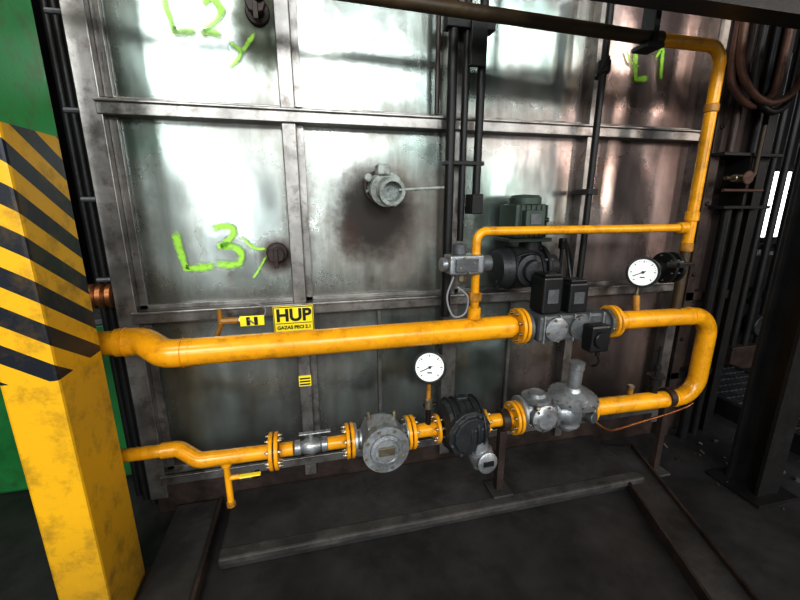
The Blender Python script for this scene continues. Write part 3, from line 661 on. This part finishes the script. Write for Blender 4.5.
p=[box("cabinet",(3.05+q,0.9,0),(3.8+q,1.5,1.15),'dark',0.01),box("bed",(2.95+q,0.75,0.0),(3.95+q,1.6,0.25),'rust',0.01),lathe("hand_wheel",(3.25+q,0.88,0.75),(0,-1,0),[(0,0.08),(0.01,0.09),(0.03,0.09),(0.04,0.08)],'meter',24),cyl("gearbox",(3.3+q,0.88,0.45),(0,-1,0),0.12,0.11,'meter',20),
   tube("rail",[(3.0+q,0.85,1.25),(3.9+q,0.85,1.25)],0.02,'dark',0,10),tube("rail_post",[(3.1+q,0.95,1.1),(3.1+q,0.85,1.25)],0.015,'dark',0,10),tube("rail_post_b",[(3.75+q,0.95,1.1),(3.75+q,0.85,1.25)],0.015,'dark',0,10)]
for i in range(3): p.append(tube("riser_%d"%i,[(3.0+q+0.16*i,0.80,0.2),(3.0+q+0.16*i,0.80,2.9)],0.03,'dark',0,12))
grp("auxiliary_machine",p)

# ---------------------------------------------------------------- floor structures
p=[box("slab",(-0.48,-0.42,0.0),(1.88,0.03,0.07),'concrete',0.012),box("worn_edge",(-0.48,-0.43,0.03),(1.88,-0.36,0.073),'kerb',0.010)]
grp("concrete_plinth",p)
p=[box("slab",(-0.78,-0.62,0.0),(-0.56,0.02,0.045),'concrete',0.012),box("edge",(-0.56,-0.75,0.0),(-0.54,0.02,0.052),'rust',0.004)]
grp("kerb_slab",p)
rot=Matrix.Rotation(math.radians(-19),3,'Z')
def rb(nm,lo,hi,m): 
    o=box(nm,lo,hi,m,0.003)
    c=Vector((1.76,-0.75,0))
    for v in o.data.vertices: v.co=rot@(v.co-c)+c
    return o
p=[rb("web",(1.66,-1.7,0.0),(1.86,-0.05,0.04),'concrete'),rb("lip",(1.655,-1.7,0.0),(1.67,-0.05,0.065),'rust'),rb("lip_b",(1.85,-1.7,0.0),(1.865,-0.05,0.065),'rust')]
grp("steel_channel_beam",p)
for i,(x,z1) in enumerate(((0.98,0.45),(2.07,0.46))):
    p=[box("post",(x-0.02,-0.33,0.07 if x<1.88 else 0.0),(x+0.02,-0.29,z1),'rust',0.003),box("foot",(x-0.06,-0.38,0.07 if x<1.88 else 0.0),(x+0.06,-0.25,0.085 if x<1.88 else 0.015),'kerb',0.003),
       lathe("saddle",(x-0.02,yl,zl-0.005),(1,0,0),[(0,0.044),(0.0,0.058),(0.04,0.058),(0.04,0.044)],'rust',24)]
    if i==1: p=p[:2]
    grp("pipe_support" if i==0 else "pipe_support.001",p)
bm=bmesh.new()
for i in range(60):
    x=random.uniform(2.3,3.1); y_=random.uniform(-1.2,-0.1); s=random.uniform(0.006,0.022)
    mt=Matrix.Translation((x,y_,s*0.4))@Matrix.Rotation(random.random()*3,4,Vector((random.random(),random.random(),1)).normalized())@Matrix.Diagonal((s*1.6,s,s*0.6,1))
    bmesh.ops.create_cube(bm,size=1,matrix=mt)
finish(bm,"scattered_debris",'kerb')

# ---------------------------------------------------------------- left background machines
p=[box("body",(-3.4,0.40,0.0),(-1.02,1.6,1.0),'green',0.02),box("dark_bay",(-2.3,0.39,0.2),(-1.95,0.405,0.8),'dark',0.004),
   box("top_plate",(-3.4,0.37,1.0),(-1.0,1.6,1.03),'grey',0.003)]
p+=[box("upright",(-1.75,0.9,1.03),(-1.45,1.3,3.2),'dark',0.01),box("upright_b",(-3.0,0.9,1.03),(-2.7,1.3,3.2),'dark',0.01),box("cross",(-3.0,0.95,2.3),(-1.45,1.25,2.6),'dark',0.01)]
grp("green_press_machine",p)
p=[]
for i in range(3): p.append(tube("pipe_%d"%i,[(-0.925-0.055*i,0.12+0.05*i,0),(-0.925-0.055*i,0.12+0.05*i,3.2)],0.020,'dark',0,10))
for i in range(5): p.append(cyl("clamp_%d"%i,(-0.98,0.08,1.3+0.37*i),(1,0.0,0),0.07,0.012,'grey',8))
p.append(lathe("copper_coil",(-1.03,0.09,1.22),(1,0,0),[(0,0.05),(0.01,0.06),(0.03,0.06),(0.04,0.05),(0.05,0.06),(0.07,0.06),(0.08,0.05),(0.09,0.06),(0.11,0.06),(0.12,0.05)],'copper',24))
grp("service_pipe_bundle",p)

# ---------------------------------------------------------------- camera
cam=bpy.data.cameras.new("camera"); cam.sensor_width=36; cam.lens=385/800*36
co=bpy.data.objects.new("camera",cam); S.collection.objects.link(co)
ps,pt=math.radians(13.5),math.radians(14)
F=Vector((math.sin(ps)*math.cos(pt),math.cos(ps)*math.cos(pt),-math.sin(pt))); R=Vector((math.cos(ps),-math.sin(ps),0)); U=R.cross(F)
mw=Matrix((R,U,-F)).transposed().to_4x4(); mw.translation=(0,-2.0,1.65); co.matrix_world=mw; cam.clip_start=0.05
S.camera=co

# ---------------------------------------------------------------- lights
def area(nm,loc,target,sx,sy,en,col):
    l=bpy.data.lights.new(nm,'AREA'); l.shape='RECTANGLE'; l.size=sx; l.size_y=sy; l.energy=en; l.color=col
    o=bpy.data.objects.new(nm,l); S.collection.objects.link(o); o.location=loc
    d=Vector(target)-Vector(loc); o.rotation_euler=d.to_track_quat('-Z','Y').to_euler(); return o
cool=(0.93,0.98,1.0); warm=(1.0,0.88,0.80)
for i,(x,z,w_,h_,en,col) in enumerate(((-4.2,4.9,0.4,2.0,85,cool),(-2.9,4.9,0.9,2.2,270,cool),(-1.6,4.6,0.3,2.0,55,cool),(0.3,4.6,0.5,1.6,110,cool),(1.5,4.3,1.3,0.8,170,cool),(4.4,4.8,0.6,2.2,105,cool),(6.0,4.8,0.4,2.0,55,cool),(8.4,4.5,0.7,2.4,125,warm),(10.4,4.5,0.5,2.4,75,warm),
        (-2.7,2.3,0.4,1.1,62,cool),(-1.7,1.5,0.25,1.4,24,cool),(0.5,2.6,0.9,0.6,36,cool),(0.2,1.0,0.3,0.9,20,cool),(5.2,2.2,0.4,1.6,42,cool),(8.6,2.0,0.5,1.8,65,warm))):
    area("hall_window_light_%d"%i,(x,-7.8,z),(x*0.3+0.2,0,1.8),w_,h_,en,col)
area("hall_rooflight",(-2.2,-2.3,5.2),(0,-0.3,0.8),0.8,0.8,85,(1.0,0.94,0.84))
area("side_daylight",(5.2,-3.0,3.2),(1.6,-0.2,1.2),1.0,1.6,20,(1.0,0.93,0.85))
w=bpy.data.worlds.new("world"); S.world=w; w.use_nodes=True
w.node_tree.nodes["Background"].inputs[0].default_value=(0.55,0.62,0.68,1); w.node_tree.nodes["Background"].inputs[1].default_value=0.045
S.view_settings.view_transform='Standard'
S.view_settings.look='None'
S.view_settings.exposure=0.0
S.view_settings.gamma=0.82
